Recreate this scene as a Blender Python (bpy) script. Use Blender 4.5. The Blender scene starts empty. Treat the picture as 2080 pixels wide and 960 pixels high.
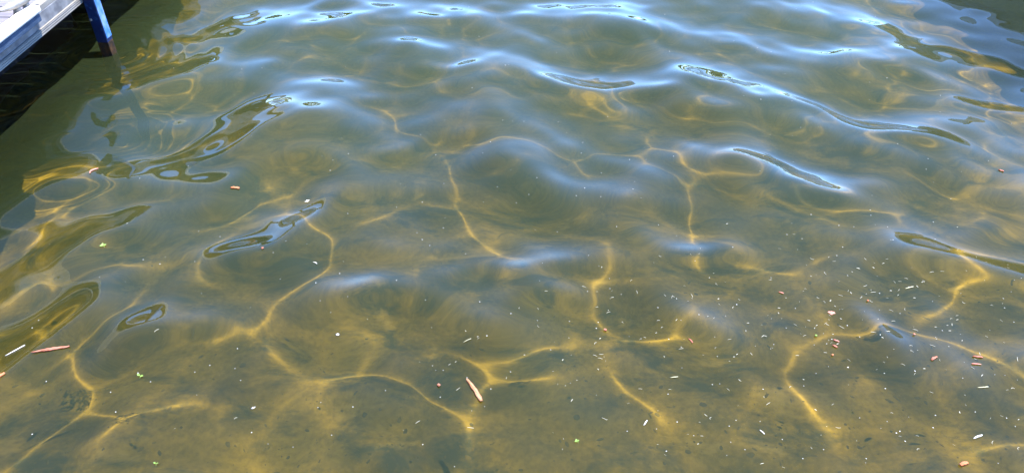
import bpy, bmesh, math, random
import numpy as np
from mathutils import Vector, Matrix, noise
R = math.radians
S = bpy.context.scene
COL = S.collection

# ------------------------------------------------------------------ camera, sky, sun, exposure
CAM_H, PITCH, FPX = 1.9, R(38), 1541.0          # FPX: focal length in pixels of the 2080 px wide photograph
cd = bpy.data.cameras.new('camera'); cam = bpy.data.objects.new('camera', cd); COL.objects.link(cam)
cd.sensor_width = 36; cd.lens = 36 * FPX / 2080; cd.clip_start = .05; cd.clip_end = 3000
cam.location = (0, 0, CAM_H); cam.rotation_euler = (R(90) - PITCH, 0, 0); S.camera = cam
SUN_EL, SUN_ROT = R(73), R(72)                   # high sun, from the right and slightly ahead
w = bpy.data.worlds.new('World'); S.world = w; w.use_nodes = True
nt = w.node_tree; bg = nt.nodes['Background']; sk = nt.nodes.new('ShaderNodeTexSky')
sk.sky_type = 'NISHITA'; sk.sun_disc = False; sk.sun_elevation = SUN_EL; sk.sun_rotation = SUN_ROT
sk.air_density = .55; sk.dust_density = 0; sk.ozone_density = 10
nt.links.new(sk.outputs[0], bg.inputs[0]); bg.inputs[1].default_value = .15
SUND = Vector((math.sin(SUN_ROT) * math.cos(SUN_EL), math.cos(SUN_ROT) * math.cos(SUN_EL), math.sin(SUN_EL)))
sl = bpy.data.lights.new('sun', 'SUN'); sl.energy = 2.5; sl.angle = R(.45); sl.color = (1, .95, .87)
sl.cycles.is_caustics_light = True
so = bpy.data.objects.new('sun', sl); COL.objects.link(so); so.rotation_euler = SUND.to_track_quat('Z', 'Y').to_euler()
so.location = (6, 3, 20)
vs = S.view_settings; vs.view_transform = 'Standard'; vs.look = 'None'; vs.exposure = 2.62; vs.gamma = 1
cy = S.cycles
cy.use_denoising = True; cy.denoiser = 'OPENIMAGEDENOISE'; cy.caustics_refractive = True; cy.caustics_reflective = False
cy.max_bounces = 8; cy.transmission_bounces = 8; cy.sample_clamp_indirect = 4

# ------------------------------------------------------------------ helpers
def mat(name, base=(.5, .5, .5), rough=.6, spec=.4, var=None, scale=20, stretch=(1, 1, 1), bump=0, bscale=60, metal=0, detail=4, coord='Object'):
    m = bpy.data.materials.new(name); m.use_nodes = True; n = m.node_tree; b = n.nodes['Principled BSDF']
    b.inputs['Roughness'].default_value = rough; b.inputs['Specular IOR Level'].default_value = spec; b.inputs['Metallic'].default_value = metal
    b.inputs['Base Color'].default_value = (*base, 1)
    tc = n.nodes.new('ShaderNodeTexCoord'); mp = n.nodes.new('ShaderNodeMapping'); mp.inputs['Scale'].default_value = stretch
    n.links.new(tc.outputs[coord], mp.inputs[0])
    if var:
        nz = n.nodes.new('ShaderNodeTexNoise'); nz.inputs['Scale'].default_value = scale; nz.inputs['Detail'].default_value = detail
        n.links.new(mp.outputs[0], nz.inputs['Vector'])
        cr = n.nodes.new('ShaderNodeValToRGB'); cr.color_ramp.elements[0].position = .36; cr.color_ramp.elements[1].position = .64
        cr.color_ramp.elements[0].color = (*base, 1); cr.color_ramp.elements[1].color = (*var, 1)
        n.links.new(nz.outputs[0], cr.inputs[0]); n.links.new(cr.outputs[0], b.inputs['Base Color'])
    if bump:
        nb = n.nodes.new('ShaderNodeTexNoise'); nb.inputs['Scale'].default_value = bscale; nb.inputs['Detail'].default_value = 5
        n.links.new(mp.outputs[0], nb.inputs['Vector']); bp = n.nodes.new('ShaderNodeBump'); bp.inputs['Strength'].default_value = bump; bp.inputs['Distance'].default_value = .004
        n.links.new(nb.outputs[0], bp.inputs['Height']); n.links.new(bp.outputs[0], b.inputs['Normal'])
    return m

def tag(o, label=None, cat=None, group=None, kind=None):
    for k, v in (('label', label), ('category', cat), ('group', group), ('kind', kind)):
        if v: o[k] = v
    return o
def empty(name, loc, rz=0):
    o = bpy.data.objects.new(name, None); o.empty_display_size = .1; COL.objects.link(o); o.location = loc; o.rotation_euler = (0, 0, rz); return o
def link(name, me, parent=None, loc=(0, 0, 0), rot=(0, 0, 0)):
    o = bpy.data.objects.new(name, me); COL.objects.link(o); o.parent = parent; o.location = loc; o.rotation_euler = rot; return o
def mesh(name, bm, m, smooth=False):
    bmesh.ops.recalc_face_normals(bm, faces=bm.faces)
    me = bpy.data.meshes.new(name); bm.to_mesh(me); bm.free()
    if m: me.materials.append(m)
    if smooth: me.shade_smooth()
    return me
def box(bm, lo, hi, bev=0, seg=2):
    r = bmesh.ops.create_cube(bm, size=1); vs_ = r['verts']
    for v in vs_:
        v.co = Vector([lo[i] + (v.co[i] + .5) * (hi[i] - lo[i]) for i in range(3)])
    if bev:
        es = list({e for v in vs_ for e in v.link_edges})
        bmesh.ops.bevel(bm, geom=es, offset=bev, segments=seg, affect='EDGES', profile=.5)
    return bm
def prism(bm, prof, axis, a, b, segs=1):
    """profile (list of 2D points) pulled along an axis from a to b, capped."""
    rings = []
    for s in range(segs + 1):
        t = a + (b - a) * s / segs; ring = []
        for (p, q) in prof:
            co = {'x': (t, p, q), 'y': (p, t, q), 'z': (p, q, t)}[axis]; ring.append(bm.verts.new(co))
        rings.append(ring)
    n = len(prof)
    for r0, r1 in zip(rings, rings[1:]):
        for i in range(n): bm.faces.new((r0[i], r0[(i + 1) % n], r1[(i + 1) % n], r1[i]))
    bm.faces.new(rings[0]); bm.faces.new(rings[-1]); return bm
def tube(bm, pts, rad, sides=8, flat=1.0):
    rings = []
    for i, p in enumerate(pts):
        p = Vector(p); d = (Vector(pts[min(i + 1, len(pts) - 1)]) - Vector(pts[max(i - 1, 0)])).normalized()
        u = d.cross(Vector((0, 0, 1)));  u = u.normalized() if u.length > 1e-4 else Vector((1, 0, 0)); v = u.cross(d)
        r = rad[i] if hasattr(rad, '__len__') else rad
        rings.append([bm.verts.new(p + u * r * math.cos(2 * math.pi * k / sides) + v * r * flat * math.sin(2 * math.pi * k / sides)) for k in range(sides)])
    for r0, r1 in zip(rings, rings[1:]):
        for k in range(sides): bm.faces.new((r0[k], r0[(k + 1) % sides], r1[(k + 1) % sides], r1[k]))
    bm.faces.new(rings[0]); bm.faces.new(rings[-1][::-1]); return bm
def grid(name, xs, ys, zf, m):
    X, Y = np.meshgrid(xs, ys); Z = zf(X, Y); nx, ny = len(xs), len(ys)
    v = np.stack([X, Y, Z], -1).reshape(-1, 3)
    i = np.arange(ny - 1)[:, None] * nx + np.arange(nx - 1)[None]
    f = np.stack([i, i + 1, i + nx + 1, i + nx], -1).reshape(-1, 4)
    me = bpy.data.meshes.new(name); me.vertices.add(len(v)); me.vertices.foreach_set('co', v.ravel())
    me.loops.add(f.size); me.loops.foreach_set('vertex_index', f.ravel().astype(np.int32)); me.polygons.add(len(f))
    me.polygons.foreach_set('loop_start', np.arange(len(f), dtype=np.int32) * 4)
    me.polygons.foreach_set('use_smooth', np.ones(len(f), bool)); me.update(); me.validate(); me.materials.append(m)
    return link(name, me)
def axis(a, b, fine, lo, hi, g=1.35):
    core = list(np.arange(a, b + 1e-6, fine)); r, l = [], []
    s, x = fine, b
    while x < hi: s *= g; x += s; r.append(x)
    s, x = fine, a
    while x > lo: s *= g; x -= s; l.append(x)
    return np.array(l[::-1] + core + r)

# ------------------------------------------------------------------ where things lie: photograph pixel -> place on the lake
def ray(px, py):
    v = (480 - py) / FPX
    return np.array([(px - 1040) / FPX, math.cos(PITCH) + v * math.sin(PITCH), -math.sin(PITCH) + v * math.cos(PITCH)])
def on_water(px, py):
    d = ray(px, py); t = CAM_H / -d[2]; return d[0] * t, d[1] * t
def bed_depth(x, y):
    return .50 + .085 * np.clip(y - .8, -2, 9) + .38 * np.clip(-x - 1.5, 0, 3) + .4 * np.clip(x - 2.2, 0, 3)
def on_bed(px, py):
    """point of the bed seen at a pixel through still water, and the still-water point its sunlight came through."""
    d = ray(px, py); d = d / np.linalg.norm(d); x, y = on_water(px, py)
    h = np.hypot(d[0], d[1]); sr = h / 1.333; tr = sr / math.sqrt(1 - sr * sr)
    bx, by = x, y
    for _ in range(6):
        D = bed_depth(bx, by); bx, by = x + d[0] / h * tr * D, y + d[1] / h * tr * D
    sh = math.hypot(SUND.x, SUND.y); ss = sh / 1.333; ts = ss / math.sqrt(1 - ss * ss)
    return bx + SUND.x / sh * ts * D, by + SUND.y / sh * ts * D, D

# ------------------------------------------------------------------ the wave field
# A random sea of small waves, conditioned so that crests focus the sun where the photograph shows bright lines on the
# bed (curvature of the surface) and so that far slopes lie where it mirrors the low sky (slope away from the shore).
FOCUS = """950,315 933,337 948,380 955,389|1003,284 1075,312 1118,315 1147,332 1171,358 1195,370|1310,272 1335,288 1330,300 1363,310 1397,317 1421,330 1440,346 1469,344 1517,337 1565,344 1613,361 1637,385 1680,404 1740,410 1800,430 1812,442
1195,318 1296,322 1325,341 1303,356 1392,373 1426,368|1404,380 1411,423 1405,452 1415,495|925,418 945,442 965,465 968,490 1000,510 1015,530 1040,555 1075,572|1205,159 1219,192 1238,221
414,458 437,447 467,437 485,420 508,411 540,404 575,387|602,416 593,450 602,465 634,471|650,489 669,519 676,535 646,560 600,605|495,473 453,505 437,535 423,558 405,580|735,455 800,432
400,275 346,315 304,338 233,365 171,392 154,411|208,538 237,532 254,548 300,536|158,548 125,577|267,602 258,623 240,642 190,655 148,690 160,725 175,770 178,800 140,840 115,860 60,905 20,950
197,767 200,800|197,825 233,837 260,847 300,847 333,835 360,823 393,827|260,850 230,873 200,903|313,790 283,827|427,677 453,683 513,673 553,650 593,610|727,743 685,768 660,793
764,766 802,768 847,785 868,814 922,835 941,868 960,889|1010,722 1016,754 981,797 972,852 962,877|1016,754 1068,764 1127,779|1014,718 1039,702 1102,697|968,712 1002,722|560,706 568,739
1238,496 1241,522 1212,572|1194,611 1212,642 1230,660|1277,673 1324,684 1371,678 1402,642|1235,749 1256,788 1308,819 1360,866|1621,700 1603,762 1626,814 1694,882|1509,499 1543,533 1610,554
1944,588 1944,548 1975,535|1944,588 1912,611 1855,642|1730,666 1798,671 1881,705 1944,715 2079,757|1412,460 1412,486 1400,530|1694,507 1678,548|2017,908 2079,902|763,207 796,216 798,262 830,274"""
GLINT = """.17 500,40 560,42 640,42|.15 700,24 777,17 815,14 892,17 940,29 993,34 1051,29 1128,17 1180,22 1258,26 1325,38 1373,58 1430,53 1469,67 1517,87 1575,99 1642,115 1700,139|.12 810,98 892,98 960,108 998,103
.13 1046,127 1104,130 1161,135 1195,137|.13 1243,142 1301,149 1354,158|.13 1339,108 1397,115 1450,132 1508,147 1565,156|.15 1488,195 1565,195 1613,211 1690,245 1720,262 1780,290 1830,310
.15 430,230 520,200 600,188 680,182 740,182|.09 330,240 400,235|.11 660,205 730,235 780,240 840,225 900,218|.07 740,310 790,285 850,280|.10 890,305 960,310 1030,335|.09 1090,215 1140,255 1190,280
.12 520,115 570,125|.14 350,370 420,370 500,345|.08 760,445 860,450|.10 1080,600 1160,600|.07 1150,480 1200,485|.07 1540,360 1580,360|.07 1310,390 1350,392|.08 1780,510 1900,530 2050,560
.08 1600,590 1700,640|.08 1750,690 1900,740|.10 310,600 350,600|.10 1850,125 2000,130|.08 1880,200 1960,205
-.08 590,70|-.08 760,65|-.08 850,55|-.08 1150,52|-.08 1250,62|-.07 1100,95|-.07 1000,80|-.07 1500,120|-.07 1420,90|-.06 1130,190|-.06 1250,200|-.06 640,260|-.06 560,250|-.06 1000,270|-.05 880,270|-.06 1580,230|-.06 1620,180|-.05 420,160|-.05 900,150|-.05 1350,250"""
def polylines(txt, head):
    for chunk in txt.replace('\n', '|').split('|'):
        f = chunk.split(); s = 1.0
        if head: s = float(f[0]); f = f[1:]
        yield s, [tuple(float(q) for q in p.split(',')) for p in f]
def densify(P, step):
    P = [np.array(p) for p in P]
    if len(P) == 1: return [(P[0], None)]
    out = []
    for a, b in zip(P, P[1:]):
        L = np.linalg.norm(b - a); n = max(1, int(round(L / step)))
        for k in range(n): out.append((a + (b - a) * (k + .5) / n, (b - a) / L))
    return out
rng = np.random.default_rng(11)
NM = 1500
lam = .135 * (9.0 ** rng.random(NM)); th = R(90) + rng.normal(size=NM) * R(55)
K = 2 * np.pi / lam; KX, KY = K * np.cos(th), K * np.sin(th)
SIG = lam ** 1.88; SIG = SIG * (.040 / math.sqrt(np.sum(SIG ** 2 * K ** 2)))          # rms slope of the sea before conditioning
rows, rhs, nse = [], [], []
def basis(x, y, dx, dy, order):
    """row of the first or second derivative along (dx, dy) for [cos | sin] coefficients."""
    ph = KX * x + KY * y; kd = KX * dx + KY * dy
    return np.concatenate([-np.sin(ph) * kd, np.cos(ph) * kd]) if order == 1 else np.concatenate([-np.cos(ph) * kd ** 2, -np.sin(ph) * kd ** 2])
for _, P in polylines(FOCUS, False):
    for p, d in densify(P, 22):
        x, y, D = on_bed(*p); x2, y2, _ = on_bed(*(p + d * 3))
        tx, ty = x2 - x, y2 - y; L = math.hypot(tx, ty); nx_, ny_ = -ty / L, tx / L
        rows.append(basis(x, y, nx_, ny_, 2)); rhs.append(-4.4 / D); nse.append(.3)
        rows.append(basis(x, y, nx_, ny_, 1)); rhs.append(0); nse.append(.04)
        rows.append(basis(x, y, tx / L, ty / L, 2)); rhs.append(0); nse.append(1.2)
for s, P in polylines(GLINT, True):
    for p, d in densify(P, 26):
        x, y = on_water(*p); L = math.hypot(x, y)
        rows.append(basis(x, y, x / L, y / L, 1)); rhs.append(-s * .75); nse.append(.015)
for px_ in range(40, 2060, 95):                    # elsewhere the shallows are nearly level
    for py_ in range(390, 960, 70):
        x, y = on_water(px_, py_)
        for dx_, dy_ in ((1, 0), (0, 1)): rows.append(basis(x, y, dx_, dy_, 1)); rhs.append(0); nse.append(.030)
A = np.array(rows); b = np.array(rhs); N2 = np.array(nse) ** 2
SG = np.concatenate([SIG, SIG]); c0 = rng.normal(size=2 * NM) * SG
G = (A * SG ** 2) @ A.T + np.diag(N2)
COEF = c0 + SG ** 2 * (A.T @ np.linalg.solve(G, b - A @ c0 - rng.normal(size=len(b)) * np.sqrt(N2)))
POST = (-2.39, 4.22)
def waves(X, Y):
    sh = X.shape; x, y = X.ravel(), Y.ravel(); Z = np.zeros(len(x))
    for i in range(0, len(x), 6000):
        ph = np.outer(x[i:i + 6000], KX) + np.outer(y[i:i + 6000], KY)
        ph = ph.astype(np.float32)
        Z[i:i + 6000] = np.cos(ph) @ COEF[:NM].astype(np.float32) + np.sin(ph) @ COEF[NM:].astype(np.float32)
    far = np.hypot(x, y - 3)
    Z *= np.exp(-np.clip(far - 6, 0, None) / 12)
    r = np.hypot(x - POST[0], y - POST[1])                              # rings round the post that stands in the water
    Z += .0021 * np.exp(-((r - .10) / .34) ** 2) * np.sin(2 * np.pi * r / .09 + 1.5 * np.sin(3 * np.arctan2(y - POST[1], x - POST[0])))
    return Z.reshape(sh)

# ------------------------------------------------------------------ water and bed
def water_material():
    """Fresnel mirror over what is below: clear refraction mixed with light thrown back by suspended silt (more where it is deep)."""
    m = bpy.data.materials.new('lake_water'); m.use_nodes = True; n = m.node_tree; n.nodes.clear(); L = n.links.new
    out = n.nodes.new('ShaderNodeOutputMaterial'); rf = n.nodes.new('ShaderNodeBsdfRefraction')
    rf.inputs['Roughness'].default_value = 0; rf.inputs['IOR'].default_value = 1.333; rf.inputs['Color'].default_value = (.94, .95, .72, 1)
    gl = n.nodes.new('ShaderNodeBsdfGlossy'); gl.inputs['Roughness'].default_value = 0; gl.inputs['Color'].default_value = (1, 1, 1, 1)
    fr = n.nodes.new('ShaderNodeFresnel'); fr.inputs['IOR'].default_value = 1.333
    df = n.nodes.new('ShaderNodeBsdfDiffuse'); df.inputs['Color'].default_value = (.037, .054, .023, 1)   # suspended silt
    geo = n.nodes.new('ShaderNodeNewGeometry'); sp = n.nodes.new('ShaderNodeSeparateXYZ'); L(geo.outputs['Position'], sp.inputs[0])
    mr = n.nodes.new('ShaderNodeMapRange'); mr.interpolation_type = 'SMOOTHSTEP'
    mr.inputs['From Min'].default_value = .8; mr.inputs['From Max'].default_value = 5.2; mr.inputs['To Min'].default_value = .26; mr.inputs['To Max'].default_value = .60
    L(sp.outputs['Y'], mr.inputs['Value'])
    nz = n.nodes.new('ShaderNodeTexNoise'); nz.inputs['Scale'].default_value = .9; nz.inputs['Detail'].default_value = 3; L(geo.outputs['Position'], nz.inputs['Vector'])
    ma = n.nodes.new('ShaderNodeMath'); ma.operation = 'MULTIPLY_ADD'; L(nz.outputs[0], ma.inputs[0]); ma.inputs[1].default_value = .22; ma.inputs[2].default_value = -.11
    ad = n.nodes.new('ShaderNodeMath'); ad.operation = 'ADD'; ad.use_clamp = True; L(mr.outputs[0], ad.inputs[0]); L(ma.outputs[0], ad.inputs[1])
    mc = n.nodes.new('ShaderNodeMapRange'); mc.interpolation_type = 'SMOOTHSTEP'                          # clearer water by the dock; silt tone cut to carry the dock's shade
    for k_, v_ in (('From Min', -2.5), ('From Max', -1.7), ('To Min', .40), ('To Max', 1)): mc.inputs[k_].default_value = v_
    L(sp.outputs['X'], mc.inputs['Value']); md = n.nodes.new('ShaderNodeMapRange'); md.interpolation_type = 'SMOOTHSTEP'
    for k_, v_ in (('From Min', 2.3), ('From Max', 3.0), ('To Min', 1), ('To Max', .45)): md.inputs[k_].default_value = v_  # silt tone cut at right as well, for the boat's shade
    L(sp.outputs['X'], md.inputs['Value']); m3 = n.nodes.new('ShaderNodeMath'); m3.operation = 'MULTIPLY'; L(mc.outputs[0], m3.inputs[0]); L(md.outputs[0], m3.inputs[1]); mm = n.nodes.new('ShaderNodeMath'); mm.operation = 'MULTIPLY'; L(ad.outputs[0], mm.inputs[0]); L(m3.outputs[0], mm.inputs[1])
    mx = n.nodes.new('ShaderNodeMixShader'); L(mm.outputs[0], mx.inputs[0]); L(rf.outputs[0], mx.inputs[1]); L(df.outputs[0], mx.inputs[2])
    m2 = n.nodes.new('ShaderNodeMixShader'); L(fr.outputs[0], m2.inputs[0]); L(mx.outputs[0], m2.inputs[1]); L(gl.outputs[0], m2.inputs[2]); L(m2.outputs[0], out.inputs[0])
    return m
water = grid('water', axis(-3.6, 3.6, .0095, -70, 70), axis(.75, 5.6, .0095, -40, 190), waves, water_material())
tag(water, 'calm shallow lake water with gentle ripples mirroring blue sky', 'water', kind='structure')
water.cycles.is_caustics_caster = True

def bed_material():
    m = bpy.data.materials.new('lake_mud'); m.use_nodes = True; n = m.node_tree; L = n.links.new; b = n.nodes['Principled BSDF']
    b.inputs['Roughness'].default_value = 1; b.inputs['Specular IOR Level'].default_value = 0
    geo = n.nodes.new('ShaderNodeNewGeometry')
    def nz(scale, det, rough=.55, st=(1, 1, 1), dist=0):
        mp = n.nodes.new('ShaderNodeMapping'); mp.inputs['Scale'].default_value = st; L(geo.outputs['Position'], mp.inputs[0])
        t = n.nodes.new('ShaderNodeTexNoise'); t.inputs['Scale'].default_value = scale; t.inputs['Detail'].default_value = det; t.inputs['Roughness'].default_value = rough
        t.inputs['Distortion'].default_value = dist; L(mp.outputs[0], t.inputs['Vector']); return t.outputs[0]
    def ramp(v, a, b_, ca, cb):
        r = n.nodes.new('ShaderNodeValToRGB'); e = r.color_ramp.elements; e[0].position = a; e[1].position = b_; e[0].color = (*ca, 1); e[1].color = (*cb, 1); L(v, r.inputs[0]); return r.outputs[0]
    def mix(f, a, b_, mode='MIX'):
        x = n.nodes.new('ShaderNodeMix'); x.data_type = 'RGBA'; x.blend_type = mode
        if isinstance(f, float): x.inputs[0].default_value = f
        else: L(f, x.inputs[0])
        L(a, x.inputs[6]); L(b_, x.inputs[7]); return x.outputs[2]
    base = ramp(nz(2.2, 6, .6, (1, 1.3, 1), .2), .35, .68, (.086, .055, .009), (.226, .140, .019))
    fine = ramp(nz(38, 6, .7), .30, .70, (.62, .62, .62), (1.25, 1.22, 1.15))
    c = mix(1.0, base, fine, 'MULTIPLY')
    dark = ramp(nz(3.1, 7, .68, (1, 1.7, 1), .3), .50, .63, (0, 0, 0), (1, 1, 1))
    blk = n.nodes.new('ShaderNodeRGB'); blk.outputs[0].default_value = (.034, .031, .018, 1)
    dm = n.nodes.new('ShaderNodeMath'); dm.operation = 'MULTIPLY'; L(dark, dm.inputs[0]); dm.inputs[1].default_value = .9
    c = mix(dm.outputs[0], c, blk.outputs[0])
    lt = ramp(nz(2.7, 6, .62, (1, 1.8, 1), .3), .60, .74, (0, 0, 0), (.6, .6, .6))
    tan = n.nodes.new('ShaderNodeRGB'); tan.outputs[0].default_value = (.37, .235, .060, 1)
    c = mix(lt, c, tan.outputs[0])
    L(c, b.inputs['Base Color'])
    return m
def bed_z(X, Y):
    z = -bed_depth(X, Y)
    q = np.vectorize(lambda x, y: noise.noise((x * 1.3, y * 1.3, 0)) * .05 + noise.noise((x * 4, y * 4, 3)) * .018 + noise.noise((x * 11, y * 11, 5)) * .007)(X, Y)
    return z + q * (np.hypot(X, Y) < 14)
bed = grid('lake_bed', axis(-4.2, 4.2, .045, -90, 90), axis(.3, 7.5, .045, -60, 210), bed_z, bed_material())
tag(bed, 'brown muddy lake bed crossed by bright lines of focused sunlight', 'lake bed', kind='structure')
bed.cycles.is_caustics_receiver = True

# ------------------------------------------------------------------ dock at the left
random.seed(5)
def on_level(px, py, z):
    d = ray(px, py); t = (CAM_H - z) / -d[2]; return Vector((d[0] * t, d[1] * t, z))
DX, ZB, ZS, ZD = -2.435, .300, .335, .4235          # outer face, foot of the rub strip, its top, the deck
M_deck = mat('weathered_decking', (.185, .178, .215), .8, .2, (.27, .26, .30), 9, (.3, 6, 1), .5, 120)
M_trim = mat('pale_grooved_board', (.215, .205, .19), .8, .2, (.30, .285, .26), 14, (5, .4, 1), .3, 90)
M_steel = mat('galvanised_steel', (.13, .135, .148), .7, .3, (.27, .275, .29), 13, (1, 1, 1.4), .25, 50, metal=.25)
M_wood = mat('bleached_timber', (.62, .58, .52), .85, .2, (.78, .75, .70), 22, (8, .5, 8), .8, 70)
M_bluewood = mat('blue_timber', (.02, .045, .095), .7, .3, (.05, .085, .15), 16, (4, 1, 4), .4, 60)
M_alu = mat('cast_aluminium', (.20, .195, .185), .55, .5, (.30, .29, .27), 30, metal=.4, bump=.2)
M_black = mat('black_plastic', (.008, .009, .011), .8, .15, (.015, .016, .018), 6)
dock = empty('dock', (DX, 3.4, 0))
tag(dock, 'pale grey floating dock with grooved decking and a mooring cleat', 'dock')
O = Vector((DX, 3.4, 0))
def part(name, me, loc=(0, 0, 0), parent=dock): return link(name, me, parent, loc)
# deck planks run away from the edge; fine grooves along each one
bm = bmesh.new(); prof = [(-.0675, -.022), (.0675, -.022)]
n = 9; top = []
for k in range(n):
    a = -.0665 + k * .1330 / n; top += [(a, 0), (a + .0098, 0), (a + .0112, -.0028), (a + .0136, -.0028)]
prof = prof + [(p, q) for p, q in reversed(top) if p < .0675]
prism(bm, prof, 'x', -1.95, -.062); plank_me = mesh('plank', bm, M_deck)
y = -2.2
while y < 3.6: part('plank', plank_me, (0, y, ZD)); y += .1415
def grooved(w_, t_, k, depth=.002):
    """profile of a board w_ wide, t_ thick with k grooves in its face (face is +q)."""
    P = [(-w_ / 2, -t_), (w_ / 2, -t_)]; up = []
    for i in range(k):
        a = -w_ / 2 + i * w_ / k; g = w_ / k
        up += [(a, 0), (a + g * .50, 0), (a + g * .58, -depth), (a + g * .92, -depth)]
    up.append((w_ / 2, 0)); return P + up[::-1]
bm = bmesh.new(); prism(bm, grooved(.058, .024, 4, .004), 'y', -5.6, 3.7); part('edge_board', mesh('edge_board', bm, M_trim), (-.030, 0, ZD + .002))
bm = bmesh.new(); prism(bm, [(-.05, ZS), (0, ZS), (0, ZD - .026), (-.004, ZD - .022), (-.05, ZD - .022)], 'y', -5.6, 3.7, 6); part('side_beam', mesh('side_beam', bm, M_steel))
bm = bmesh.new(); prism(bm, [(q, p) for p, q in grooved(ZS - ZB - .002, .026, 3, .004)], 'y', -5.6, 3.7); part('rub_strip', mesh('rub_strip', bm, M_trim), (.010, 0, (ZS + ZB) / 2))
# bleached timber along the edge with a blue strip below its side
yend = on_level(57, 40, .46).y - 3.4 + .20
bm = bmesh.new(); box(bm, (-.022, -5.4, .4265), (.050, yend, .460), .009, 2)
for v in bm.verts:
    if v.co.y > yend - .02: v.co.y -= .018 * abs((v.co.x - .015) / .037) ** 2
rail = part('edge_timber', mesh('edge_timber', bm, M_wood)); tag(rail, 'sun bleached timber with rounded end along the dock edge')
bm = bmesh.new(); box(bm, (.0035, -5.4, .386), (.042, yend - .03, .426), .003, 1); link('blue_side', mesh('blue_side', bm, M_bluewood), rail)
bm = bmesh.new(); box(bm, (-.09, 3.60, .24), (-.02, 3.71, .2985), .004, 1); part('bracket', mesh('bracket', bm, M_steel))
# cleat
cp = on_level(50, 31, ZD) - O; ca = on_level(24, 36, ZD) - on_level(48, 22, ZD)
cl_bm = bmesh.new(); box(cl_bm, (-.028, -.05, 0), (.028, .05, .008), .004, 2)
cleat = part('cleat', mesh('cleat', cl_bm, M_alu), tuple(cp)); tag(cleat, 'grey cast mooring cleat with pointed horns'); cleat.rotation_euler.z = math.atan2(ca.y, ca.x) + R(90); cleat.scale = (1.5, 1.25, 1.3)
bm = bmesh.new()
for sy in (-1, 1): tube(bm, [(0, sy * .034, .004), (0, sy * .027, .03), (0, sy * .024, .05)], [.016, .012, .014], 10)
link('post_leg', mesh('post_leg', bm, M_alu, True), cleat)
bm = bmesh.new(); tube(bm, [(0, -.118, .060), (0, -.112, .059), (0, -.07, .054), (0, -.03, .052), (0, .03, .052), (0, .07, .054), (0, .112, .059), (0, .118, .060)], [.003, .009, .016, .019, .019, .016, .009, .003], 12, .75)
link('horn', mesh('horn', bm, M_alu, True), cleat)
for sy in (-1, 1):
    bm = bmesh.new(); tube(bm, [(.019, sy * .03, .008), (.019, sy * .03, .013)], .006, 6); link('bolt', mesh('bolt', bm, M_black), cleat)
# floats and cross beams under the deck
for y0 in (-5.2, -2.9, -.6, 1.6):
    bm = bmesh.new(); box(bm, (-1.7, y0, -.30), (-.42, y0 + 2.0, .29), .05, 2); part('float', mesh('float', bm, M_black))
bm = bmesh.new()
for y0 in np.arange(-5.5, 3.7, .46): box(bm, (-1.93, y0, .303), (-.055, y0 + .05, ZD - .0245))
jo = part('joists', mesh('joists', bm, M_steel)); jo['kind'] = 'stuff'

# ------------------------------------------------------------------ blue post standing in the water
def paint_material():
    m = mat('shaded_chipped_blue_paint', (.004, .016, .075), .4, .5, (.008, .030, .13), 18, (1, 1, .5), .4, 60); n = m.node_tree; L = n.links.new; b = n.nodes['Principled BSDF']  # navy kept extra dark to hold the front face's shade
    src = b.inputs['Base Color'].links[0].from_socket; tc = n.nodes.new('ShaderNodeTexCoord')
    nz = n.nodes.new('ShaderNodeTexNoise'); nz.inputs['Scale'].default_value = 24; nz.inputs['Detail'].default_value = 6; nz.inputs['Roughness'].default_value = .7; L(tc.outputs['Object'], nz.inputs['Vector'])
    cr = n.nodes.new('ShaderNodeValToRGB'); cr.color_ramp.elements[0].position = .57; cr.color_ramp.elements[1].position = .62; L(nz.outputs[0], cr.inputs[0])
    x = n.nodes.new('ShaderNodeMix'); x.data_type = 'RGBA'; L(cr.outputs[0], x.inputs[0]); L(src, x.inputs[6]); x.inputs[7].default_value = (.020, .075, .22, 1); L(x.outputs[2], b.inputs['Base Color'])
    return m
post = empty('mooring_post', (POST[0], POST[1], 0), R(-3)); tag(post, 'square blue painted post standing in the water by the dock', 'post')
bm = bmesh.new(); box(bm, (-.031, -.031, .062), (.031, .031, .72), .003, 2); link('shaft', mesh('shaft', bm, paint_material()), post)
bm = bmesh.new(); box(bm, (.0315, -.028, .085), (.035, .028, .71), .001, 1); ff = link('sunlit_face', mesh('sunlit_face', bm, mat('sunlit_blue_paint', (.02, .17, .55), .5, .4, (.24, .38, .62), 26, (1, 1, .5), .5, 70)), post)  # lighter panel: sunlight on the right face put into its colour
tag(ff, 'light blue face of the post with painted sunlight')
bm = bmesh.new(); box(bm, (-.031, -.031, -1.2), (.031, .031, .063), .004, 2); bmesh.ops.subdivide_edges(bm, edges=bm.edges[:], cuts=3)
for v in bm.verts: v.co += Vector((noise.noise(v.co * 30), noise.noise(v.co * 30 + Vector((9, 0, 0))), 0)) * .004
fo = link('foot', mesh('foot', bm, mat('rusty_algae_crust', (.010, .009, .008), .8, .3, (.075, .034, .009), 30, bump=.8, bscale=50)), post); tag(fo, 'dark wet foot of the post crusted with rust and algae')
bm = bmesh.new(); tube(bm, [(-.022, -.030, .20), (-.022, -.041, .20)], [.009, .007], 8); link('bolt', mesh('bolt', bm, M_alu, True), post)

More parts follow.
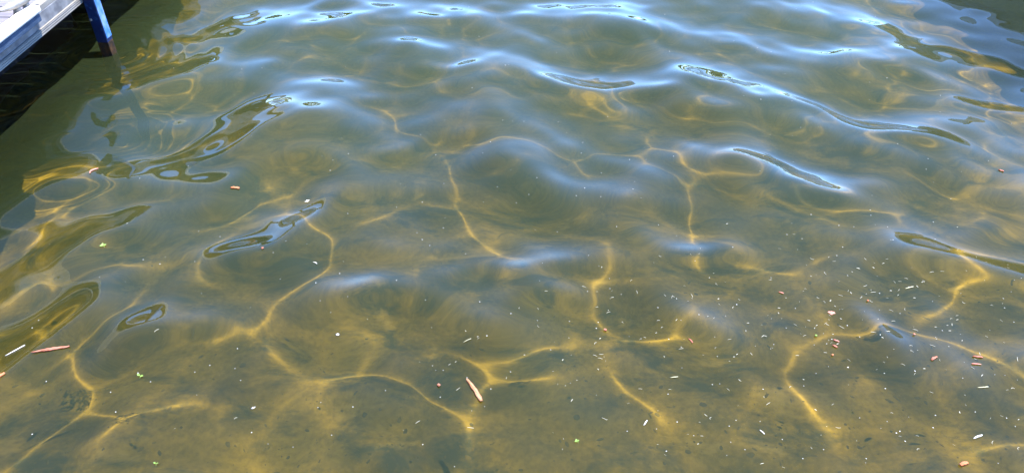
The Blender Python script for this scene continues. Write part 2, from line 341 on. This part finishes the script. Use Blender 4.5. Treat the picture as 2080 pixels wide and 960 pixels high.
# ------------------------------------------------------------------ what the water mirrors: boat, far bank, trees, boathouse; also added shade trees
M_hull = mat('dark_hull', (.020, .019, .016), .35, .5, (.032, .028, .022), 3)
M_white = mat('white_gelcoat', (.78, .78, .77), .35, .5, (.84, .84, .83), 4)
boat = empty('moored_boat', (5.05, 6.9, 0)); tag(boat, 'dark hulled boat with a white rail moored off to the right', 'boat')
def hull(bm, z0, z1, f0, f1, n=14):
    """boat outline: transom at -y, pointed bow at +y."""
    def outl(f, z): return [Vector((sx * f * (.85 if t < .45 else .85 * (1 - ((t - .45) / .55) ** 2.2)), -2.6 + 5.6 * t, z)) for sx, ts in ((-1, [i / n for i in range(n + 1)]), (1, [i / n for i in range(n, -1, -1)])) for t in ts]
    a = [bm.verts.new(p) for p in outl(f0, z0)]; b_ = [bm.verts.new(p) for p in outl(f1, z1)]
    for i in range(len(a)): bm.faces.new((a[i], a[(i + 1) % len(a)], b_[(i + 1) % len(a)], b_[i]))
    bm.faces.new(a); bm.faces.new(b_)
bm = bmesh.new(); hull(bm, -.25, .62, .78, 1.0); link('hull', mesh('hull', bm, M_hull), boat)
bm = bmesh.new(); hull(bm, .622, .78, 1.03, 1.03); link('rail', mesh('rail', bm, M_white), boat)
bm = bmesh.new(); box(bm, (-.5, -.2, .782), (.5, -.12, 1.05), .02, 2); link('windscreen', mesh('windscreen', bm, M_hull), boat)
boat.rotation_euler.z = R(-5)
def bank_z(X, Y): return np.clip((Y - 98) * .16, -.8, 1.6) + .15 * np.sin(X * .4)
bank = grid('far_bank', np.linspace(-90, 90, 61), np.linspace(94, 190, 22), bank_z, mat('bank_grass', (.05, .075, .025), .9, .2, (.09, .10, .04), .8))
tag(bank, None, None, None, 'structure')
bm = bmesh.new()
for k in range(80):
    cx, cyy, hgt = random.uniform(-85, 85), random.uniform(112, 140), random.uniform(3.5, 7.0)
    if cx > 60: hgt *= 1.3
    tube(bm, [(cx, cyy, 1), (cx + .1, cyy, 1 + hgt * .4)], [.2, .1], 6)
    for j in range(130):
        p = Vector((random.gauss(0, .42), random.gauss(0, .42), random.gauss(0, .42)))
        q = Vector((cx + p.x * hgt * .42, cyy + p.y * hgt * .42, 1.2 + hgt * .62 + p.z * hgt * .40)); s_ = random.uniform(.25, .6)
        u = Vector((random.gauss(0, 1), random.gauss(0, 1), random.gauss(0, 1))).normalized(); v_ = u.orthogonal().normalized()
        bm.faces.new([bm.verts.new(q + u * s_), bm.verts.new(q + v_ * s_ * .7), bm.verts.new(q - u * s_), bm.verts.new(q - v_ * s_ * .7)])
me = bpy.data.meshes.new('treeline'); bm.to_mesh(me); bm.free(); me.materials.append(mat('tree_leaves', (.035, .065, .018), .8, .2, (.08, .11, .035), .6))
tag(link('treeline', me), None, None, None, 'stuff')
def leafy_mass(name, spots, crown):
    bm = bmesh.new()
    for cx, cyy, hgt in spots:
        tube(bm, [(cx, cyy, 0), (cx + .1, cyy, hgt * .4)], [.18, .1], 6)
        for j in range(crown):
            p = Vector((random.gauss(0, .42), random.gauss(0, .42), random.gauss(0, .42)))
            q = Vector((cx + p.x * hgt * .42, cyy + p.y * hgt * .42, hgt * .55 + p.z * hgt * .42)); s_ = random.uniform(.3, .7)
            u = Vector((random.gauss(0, 1), random.gauss(0, 1), random.gauss(0, 1))).normalized(); v_ = u.orthogonal().normalized()
            bm.faces.new([bm.verts.new(q + u * s_), bm.verts.new(q + v_ * s_ * .7), bm.verts.new(q - u * s_), bm.verts.new(q - v_ * s_ * .7)])
    me = bpy.data.meshes.new(name); bm.to_mesh(me); bm.free(); me.materials.append(bpy.data.materials['tree_leaves']); tag(link(name, me), None, None, None, 'stuff')
leafy_mass('added_shade_trees', [(-16 + 2.3 * k + random.uniform(-.6, .6), random.uniform(-13, -9), random.uniform(6.5, 9)) for k in range(15)], 420)  # unseen trees added behind the camera to block sky light
house = empty('boathouse', (-14, 108, 1.4)); tag(house, 'white boathouse with a grey roof on the far bank', 'boathouse')
bm = bmesh.new(); box(bm, (-4, -2, 0), (4, 2, 2.6)); link('wall', mesh('wall', bm, M_white), house)
bm = bmesh.new(); prism(bm, [(-2.4, 2.602), (2.4, 2.602), (0, 4.3)], 'x', -4.3, 4.3); link('roof', mesh('roof', bm, mat('grey_shingle', (.12, .12, .13), .9)), house)
for x_ in (-2.6, 0, 2.6):
    bm = bmesh.new(); box(bm, (x_ - .5, -2.03, .9), (x_ + .5, -2.003, 1.9), .01, 1); link('window', mesh('window', bm, M_hull), house)

# open boat shelter behind the dock: white edge along a low roof, dark timber within
shelter = empty('boat_shelter', (-5.6, 3.5, 0)); tag(shelter, 'open dark timber boat shelter with a white roof edge behind the dock', 'boat shelter')
M_shade = mat('creosoted_timber', (.020, .017, .013), .8, .3, (.035, .030, .022), 6, (1, 1, 6))
SX = 1.25
bm = bmesh.new(); box(bm, (SX - .02, -3.4, 1.90), (SX + .012, 7.0, 2.098), .004, 1); link('edge_board', mesh('edge_board', bm, M_shade), shelter)
bm = bmesh.new(); box(bm, (SX - .02, -3.5, 2.10), (SX + .09, 7.1, 2.33), .005, 1); link('roof_edge', mesh('roof_edge', bm, M_white), shelter)
bm = bmesh.new(); prism(bm, [(SX - .022, 2.22), (SX - .022, 2.16), (-2.6, 2.62), (-2.6, 2.68)], 'y', -3.4, 7.0); link('roof', mesh('roof', bm, M_shade), shelter)
bm = bmesh.new(); box(bm, (-2.6, -3.3, -.2), (-2.5, 6.9, 2.58)); link('back_wall', mesh('back_wall', bm, M_shade), shelter)
for y0 in (-3.2, .1, 6.8):
    bm = bmesh.new(); box(bm, (SX - .13, y0, -1.4), (SX - .01, y0 + .12, 2.15), .006, 1); link('post', mesh('post', bm, M_shade), shelter)

# ------------------------------------------------------------------ things that float
def zw(x, y): return float(waves(np.array([x]), np.array([y]))[0])
def floating(name, me, px, py, rz, lift=.001, label=None, cat=None, group=None):
    x, y = on_water(px, py); o = link(name, me, None, (x, y, zw(x, y) + lift), (0, 0, rz)); tag(o, label, cat, group)
    e = .015; n_ = Vector((zw(x - e, y) - zw(x + e, y), zw(x, y - e) - zw(x, y + e), 2 * e)).normalized()
    o.rotation_euler = (Vector((0, 0, 1)).rotation_difference(n_) @ Matrix.Rotation(rz, 3, 'Z').to_quaternion()).to_euler(); return o
def span(p, q):
    """length and heading on the water of a strip seen from pixel p to pixel q."""
    a, b_ = Vector(on_water(*p)), Vector(on_water(*q)); d = b_ - a; return d.length, math.atan2(d.y, d.x)
M_bark = mat('red_bark', (.27, .075, .045), .7, .3, (.42, .17, .115), 60, (1, 4, 1), .5, 200)
M_orange = mat('orange_bark', (.34, .10, .04), .7, .3, (.46, .19, .09), 60, (1, 4, 1), .5, 200)
M_tan = mat('peeled_twig', (.28, .12, .055), .75, .3, (.42, .23, .13), 40, (1, 5, 1), .5, 160)
M_pink = mat('pink_bud_scale', (.40, .13, .10), .7, .3, (.50, .25, .19), 90)
M_bud = mat('dark_red_bud', (.16, .045, .025), .7, .3, (.45, .20, .13), 160)
M_petal = mat('white_petal', (.50, .50, .47), .6, .3, (.60, .60, .57), 70)
M_straw = mat('pale_straw', (.34, .33, .20), .7, .3, (.46, .45, .33), 90)
M_green = mat('young_green_leaf', (.10, .20, .03), .6, .35, (.22, .32, .08), 90)
M_fleck = mat('bleached_seed_scale', (.55, .53, .42), .7, .3, (.68, .66, .56), 60)
def strip_mesh(L, W, T, m, taper=.35, bend=.08, n=7, seed=0):
    rd = random.Random(seed); bm = bmesh.new(); rings = []
    for i in range(n + 1):
        t = i / n; wd = W * (1 - (1 - taper) * abs(2 * t - 1.1) ** 2.2) * rd.uniform(.82, 1.1); x = (t - .5) * L; yy = bend * L * (math.sin(t * math.pi) - .6) + rd.uniform(-.05, .05) * W; up = T * rd.uniform(.7, 1.2)
        rings.append([bm.verts.new((x, yy - wd / 2, 0)), bm.verts.new((x, yy - wd * .25, up)), bm.verts.new((x, yy + wd * .25, up * .9)), bm.verts.new((x, yy + wd / 2, 0)), bm.verts.new((x, yy, T * .1))])
    for a, b_ in zip(rings, rings[1:]):
        for k in range(5): bm.faces.new((a[k], a[(k + 1) % 5], b_[(k + 1) % 5], b_[k]))
    bm.faces.new(rings[0]); bm.faces.new(rings[-1]); return mesh('strip', bm, m, True)
def disc_mesh(L, W, T, m, pts=10, ragged=.12, seed=0):
    rd = random.Random(seed); bm = bmesh.new(); c = bm.verts.new((0, 0, T * .4)); lo = bm.verts.new((0, 0, T * .1)); ring = []
    for k in range(pts):
        a = 2 * math.pi * k / pts; r = 1 + rd.uniform(-ragged, ragged); ring.append(bm.verts.new((L / 2 * r * math.cos(a), W / 2 * r * math.sin(a), T * rd.uniform(.6, 1.2))))
    for k in range(pts): bm.faces.new((c, ring[k], ring[(k + 1) % pts])); bm.faces.new((lo, ring[(k + 1) % pts], ring[k]))
    return mesh('disc', bm, m, True)
def bud_mesh(s_, m, seed=0, sub=2, spike=.25):
    rd = random.Random(seed); bm = bmesh.new(); bmesh.ops.create_icosphere(bm, subdivisions=sub, radius=s_ / 2)
    for v in bm.verts:
        v.co *= 1 + noise.noise(v.co * (3.2 / s_) + Vector((seed, 0, 0))) * spike * 2; v.co.z = v.co.z * .6 + s_ * .26
    return mesh('bud', bm, m, True)
def star_mesh(s_, m, arms, seed=0):
    """a cluster of short flat scales spreading from one point."""
    rd = random.Random(seed); bm = bmesh.new()
    for k in range(arms):
        a = 2 * math.pi * k / arms + rd.uniform(-.3, .3); L = s_ * rd.uniform(.4, .62); w_ = s_ * rd.uniform(.14, .22); d = Vector((math.cos(a), math.sin(a), 0)); e = Vector((-d.y, d.x, 0)); z = Vector((0, 0, s_ * .1))
        v = [bm.verts.new(q) for q in (z * .5 * rd.random(), d * L * .5 + e * w_ + z, d * L + z * rd.uniform(.3, 1.4), d * L * .5 - e * w_ + z * .6, d * L * .5 + z * .1)]
        bm.faces.new((v[0], v[1], v[2], v[3])); bm.faces.new((v[0], v[4], v[1])); bm.faces.new((v[1], v[4], v[2])); bm.faces.new((v[2], v[4], v[3])); bm.faces.new((v[3], v[4], v[0]))
    return mesh('cluster', bm, m)
def strip(name, p, q, wpx, m, label, cat, group=None, seed=0, **kw):
    L, rz = span(p, q); c = ((p[0] + q[0]) / 2, (p[1] + q[1]) / 2); x, y = on_water(*c); W = .85 * wpx / FPX * math.hypot(math.hypot(x, y), CAM_H)
    return floating(name, strip_mesh(L, W, W * .35, m, seed=seed, **kw), c[0], c[1], rz, .0016, label, cat, group)
BK = 'scraps of red bark and bud scale on the water'
strip('bark_strip', (70, 726), (146, 711), 9, M_bark, 'long red bark strip tapering to a point near the left edge', 'bark strip', BK, 1, taper=.2, bend=.02, n=12)
strip('bark_strip', (-6, 777), (13, 763), 9, M_orange, 'orange bark strip cut off by the left edge of the picture', 'bark strip', BK, 2, taper=.7)
strip('bark_strip', (182, 359), (198, 345), 6, M_pink, 'thin pink curl of bark beside the dock reflection', 'bark strip', BK, 3, bend=.2)
strip('bark_strip', (470, 385), (487, 384), 8, M_orange, 'stubby orange bark chip left of the middle of the lake', 'bark chip', BK, 4, taper=.8)
twig = strip('twig', (949, 771), (979, 817), 13, M_tan, 'pale brown peeled twig with rounded ends, lower middle', 'twig', None, 5, taper=.55, bend=.03, n=12)
strip('stalk', (11, 723), (54, 705), 4, M_petal, 'thin white stalk floating above the long red bark strip', 'stalk', None, 6, bend=.01, taper=.5)
strip('bark_strip', (1978, 717), (1999, 720), 7, M_bark, 'larger of two red bark strips by the right edge', 'bark strip', BK, 7)
strip('bark_strip', (1974, 735), (1994, 736), 5, M_pink, 'slimmer pink strip just below the larger red strip at right', 'bark strip', BK, 8)
strip('bark_strip', (1889, 734), (1901, 726), 7, M_bark, 'slanted red scale left of the pair of red strips', 'bark strip', BK, 9)
strip('bark_strip', (1949, 945), (1963, 939), 10, M_orange, 'blunt orange bark chip in the lower right corner', 'bark chip', BK, 10, taper=.8)
strip('bark_strip', (1691, 694), (1703, 699), 6, M_pink, 'upper pink scale of the trio under the pink cluster', 'bud scale', BK, 11)
strip('bark_strip', (1689, 705), (1699, 710), 7, M_bark, 'redder middle scale of the trio under the pink cluster', 'bud scale', BK, 12)
strip('bark_strip', (1583, 588), (1593, 592), 5, M_pink, 'small pink sliver on the right half, far from other bark', 'bud scale', BK, 13)
strip('bark_strip', (1398, 690), (1407, 699), 5, M_bark, 'tiny red sliver beside a bright crooked light streak', 'bud scale', BK, 14)
strip('bark_strip', (2024, 353), (2035, 357), 5, M_bark, 'red sliver drifting close to the dark reflection at right', 'bud scale', BK, 15)
floating('bud', bud_mesh(.011, M_bud, 1), 891, 781, .4, .002, 'dark red lumpy bud left of the brown twig', 'bud', 'floating buds')
floating('bud', bud_mesh(.010, M_bark, 2), 537, 518, 1, .002, 'round red bud alone in the left half of the lake', 'bud', 'floating buds')
floating('bud', bud_mesh(.012, M_bark, 3), 1230, 661, 1, .002, 'red bud at the lower end of a bright light streak', 'bud', 'floating buds')
floating('bud', bud_mesh(.008, M_orange, 4), 1761, 614, 1, .002, 'small orange bud above and right of the pink cluster', 'bud', 'floating buds')
floating('bud', bud_mesh(.008, M_orange, 5), 1689, 725, 1, .002, 'small orange bud under the trio of pink scales', 'bud', 'floating buds')
floating('bud', bud_mesh(.008, M_pink, 6), 1857, 678, 1, .002, 'pinkish bud above the long curved light streak at right', 'bud', 'floating buds')
floating('bud', bud_mesh(.009, M_green, 7), 1656, 685, 1, .002, 'bright green bud left of the pink scales', 'bud', 'floating buds')
floating('bud_cluster', star_mesh(.024, M_pink, 7, 3), 1687, 640, .3, .001, 'ragged pink cluster of bud scales among pale flecks', 'bud cluster')
floating('petal', disc_mesh(.0135, .0105, .0012, M_petal, 12, .04, 1), 686, 682, .1, .001, 'clean white oval petal on the brown water', 'petal')
floating('petal', disc_mesh(.014, .008, .0012, M_petal, 9, .2, 2), 513, 825, .6, .001, 'white torn petal in the lower left part', 'petal')
floating('leaf_flake', star_mesh(.020, M_petal, 4, 6), 623, 401, .4, .001, 'pale ragged flake above a hooked light streak', 'leaf flake')
# sprouts: a stem and its leaves
def sprout(px, py, s_, rz, label, n):
    o = floating('sprout', None, px, py, rz, .001, label, 'sprout', 'green sprouts afloat')
    bm = bmesh.new(); tube(bm, [(0, -s_ * .5, 0), (s_ * .05, -s_ * .2, .001), (0, 0, .002)], s_ * .05, 6); link('stem', mesh('stem', bm, M_green, True), o)
    for k in range(n):
        a = R(-20 + k * 170 / max(1, n - 1)); bm = bmesh.new(); d = Vector((math.cos(a), math.sin(a), 0)); e = Vector((-d.y, d.x, 0)); L = s_ * .7; W = s_ * .28
        a_ = [bm.verts.new(d * L * t + Vector((0, 0, .002 + .003 * t))) for t in (0, .5, 1)]
        l_ = bm.verts.new(d * L * .45 + e * W + Vector((0, 0, .004))); r_ = bm.verts.new(d * L * .45 - e * W + Vector((0, 0, .005)))
        for f in ((a_[0], a_[1], l_), (a_[1], a_[2], l_), (a_[0], r_, a_[1]), (a_[1], r_, a_[2])): bm.faces.new(f)
        link('leaf', mesh('leaf', bm, M_green), o)
sprout(284, 761, .017, .2, 'two leaved green sprout at the lower left', 2)
sprout(212, 505, .019, 1.0, 'yellow green sprout below the looping dock reflection', 3)
sprout(1172, 895, .012, .8, 'small green sprout near the bottom middle', 3)
sprout(315, 937, .012, .3, 'tiny green sprout near the bottom left', 2)
strip('stalk', (1983, 790), (2006, 787), 3, M_straw, 'long pale stalk lying level at the right', 'stalk', 'longer stalks on the water', 21, bend=.01)
strip('stalk', (1976, 891), (1994, 884), 5, M_petal, 'thick white stalk near the lower right corner', 'stalk', 'longer stalks on the water', 22, bend=.02)
strip('stalk', (1308, 860), (1315, 849), 4, M_petal, 'short white stalk by the end of a bright streak', 'stalk', 'longer stalks on the water', 23, bend=.02)
strip('stalk', (1543, 873), (1553, 882), 4, M_petal, 'white stalk slanting on the dark bed patch', 'stalk', 'longer stalks on the water', 24, bend=.02)
strip('stalk', (1838, 586), (1855, 581), 3, M_straw, 'straw stalk among the flecks at upper right of the scatter', 'stalk', 'longer stalks on the water', 25, bend=.02)
strip('stalk', (1362, 762), (1378, 761), 3, M_straw, 'thin straw stalk above the long diagonal streak', 'stalk', 'longer stalks on the water', 26, bend=.02)
strip('stalk', (941, 701), (958, 697), 3, M_straw, 'thin yellowish stalk left of the bright star of light', 'stalk', 'longer stalks on the water', 27, bend=.04)
strip('stalk', (637, 535), (645, 537), 3, M_petal, 'white hooked stalk beside a fork of light', 'stalk', 'longer stalks on the water', 28, bend=.25)
# scraps and small stones lying on the mud
M_scrap = mat('sodden_scrap', (.045, .034, .013), 1, 0, (.10, .066, .018), 9); rl = random.Random(9); bm = bmesh.new()
for _ in range(900):
    px, py = rl.uniform(-60, 2140), 960 - 420 * rl.random() ** 1.5; x, y, _d = on_bed(px, py); x += rl.gauss(0, .05); y += rl.gauss(0, .04)
    z = float(bed_z(np.array([x]), np.array([y]))[0]); L_ = rl.choice((.003, .004, .006, .008, .013)) * rl.uniform(.7, 1.3); a = rl.uniform(0, 6.28); W_ = L_ * rl.uniform(.25, .8)
    ring = [bm.verts.new((x + L_ * math.cos(t) * math.cos(a) * k_ - W_ * math.sin(t) * math.sin(a) * k_, y + L_ * math.cos(t) * math.sin(a) * k_ + W_ * math.sin(t) * math.cos(a) * k_, z - .001)) for t, k_ in [(q * math.pi / 3.5, rl.uniform(.7, 1.2)) for q in range(7)]]
    top = bm.verts.new((x, y, z + W_ * .5 + .001))
    for q in range(7): bm.faces.new((ring[q], ring[(q + 1) % 7], top))
me = mesh('bed_litter', bm, M_scrap, True); bl = tag(link('bed_litter', me), None, None, None, 'stuff'); bl.cycles.is_caustics_receiver = True
# scatter of pale flecks and specks: one mesh of each sort, copied
rs = random.Random(77)
fl = [strip_mesh(.0105 * a, .0013 * b_, .0008, M_fleck, .4, bd, 4, i) for i, (a, b_, bd) in enumerate(((1, 1, .05), (1.3, .8, .12), (.7, 1.3, .02), (.9, .9, .3), (.6, 1.6, .05), (1.5, .75, .02)))]
sp_ = [disc_mesh(.0042 * a, .0034 * b_, .0009, M_petal, 7, .2, i) for i, (a, b_) in enumerate(((1, 1), (1.3, .9), (.8, 1.2)))]
def scatter(name, protos, n, pick, label, cat, group, lo, hi):
    P = [pick() for _ in range(n)]; xy = np.array([on_water(*p) for p in P]); Z = waves(xy[:, 0], xy[:, 1]); first = None
    for i in range(n):
        if first is None: o = first = link(name, protos[0])
        else: o = first.copy(); COL.objects.link(o)
        o.data = protos[i % len(protos)]
        o.location = (xy[i, 0], xy[i, 1], Z[i] + .0013); o.rotation_euler = (0, 0, rs.gauss(0, .7) + (R(90) if rs.random() < .25 else 0)); k = rs.uniform(lo, hi); o.scale = (k, k, k); tag(o, label, cat, group)
CL = [(1720, 600, 150, 60, 5), (1600, 680, 170, 70, 4), (1880, 600, 120, 60, 3), (1420, 640, 140, 70, 3), (1950, 690, 110, 90, 3), (1230, 640, 90, 60, 2), (1500, 800, 300, 120, 4), (1750, 820, 220, 110, 3), (1050, 690, 150, 60, 1.2), (900, 640, 350, 200, 1)]
def pick_fleck():
    while True:
        c = rs.choices(CL, [q[4] for q in CL])[0]; p = (rs.gauss(c[0], c[2]), rs.gauss(c[1], c[3]))
        if 8 < p[0] < 2072 and 440 < p[1] < 952: return p
def pick_speck():
    while True:
        p = (rs.uniform(60, 2072), 950 * rs.random() ** .85 + 4)
        if not (p[0] < 300 and p[1] < 200) and rs.random() < .35 + .65 * p[0] / 2080: return p
scatter('straw_fleck', fl, 290, pick_fleck, 'thin pale straw fleck in the floating scatter on the shallows', 'fleck', 'pale straw flecks on the water', .4, 1.4)
scatter('white_speck', sp_, 296, pick_speck, 'tiny round white speck floating on the lake', 'speck', 'white specks on the water', .45, 1.2)
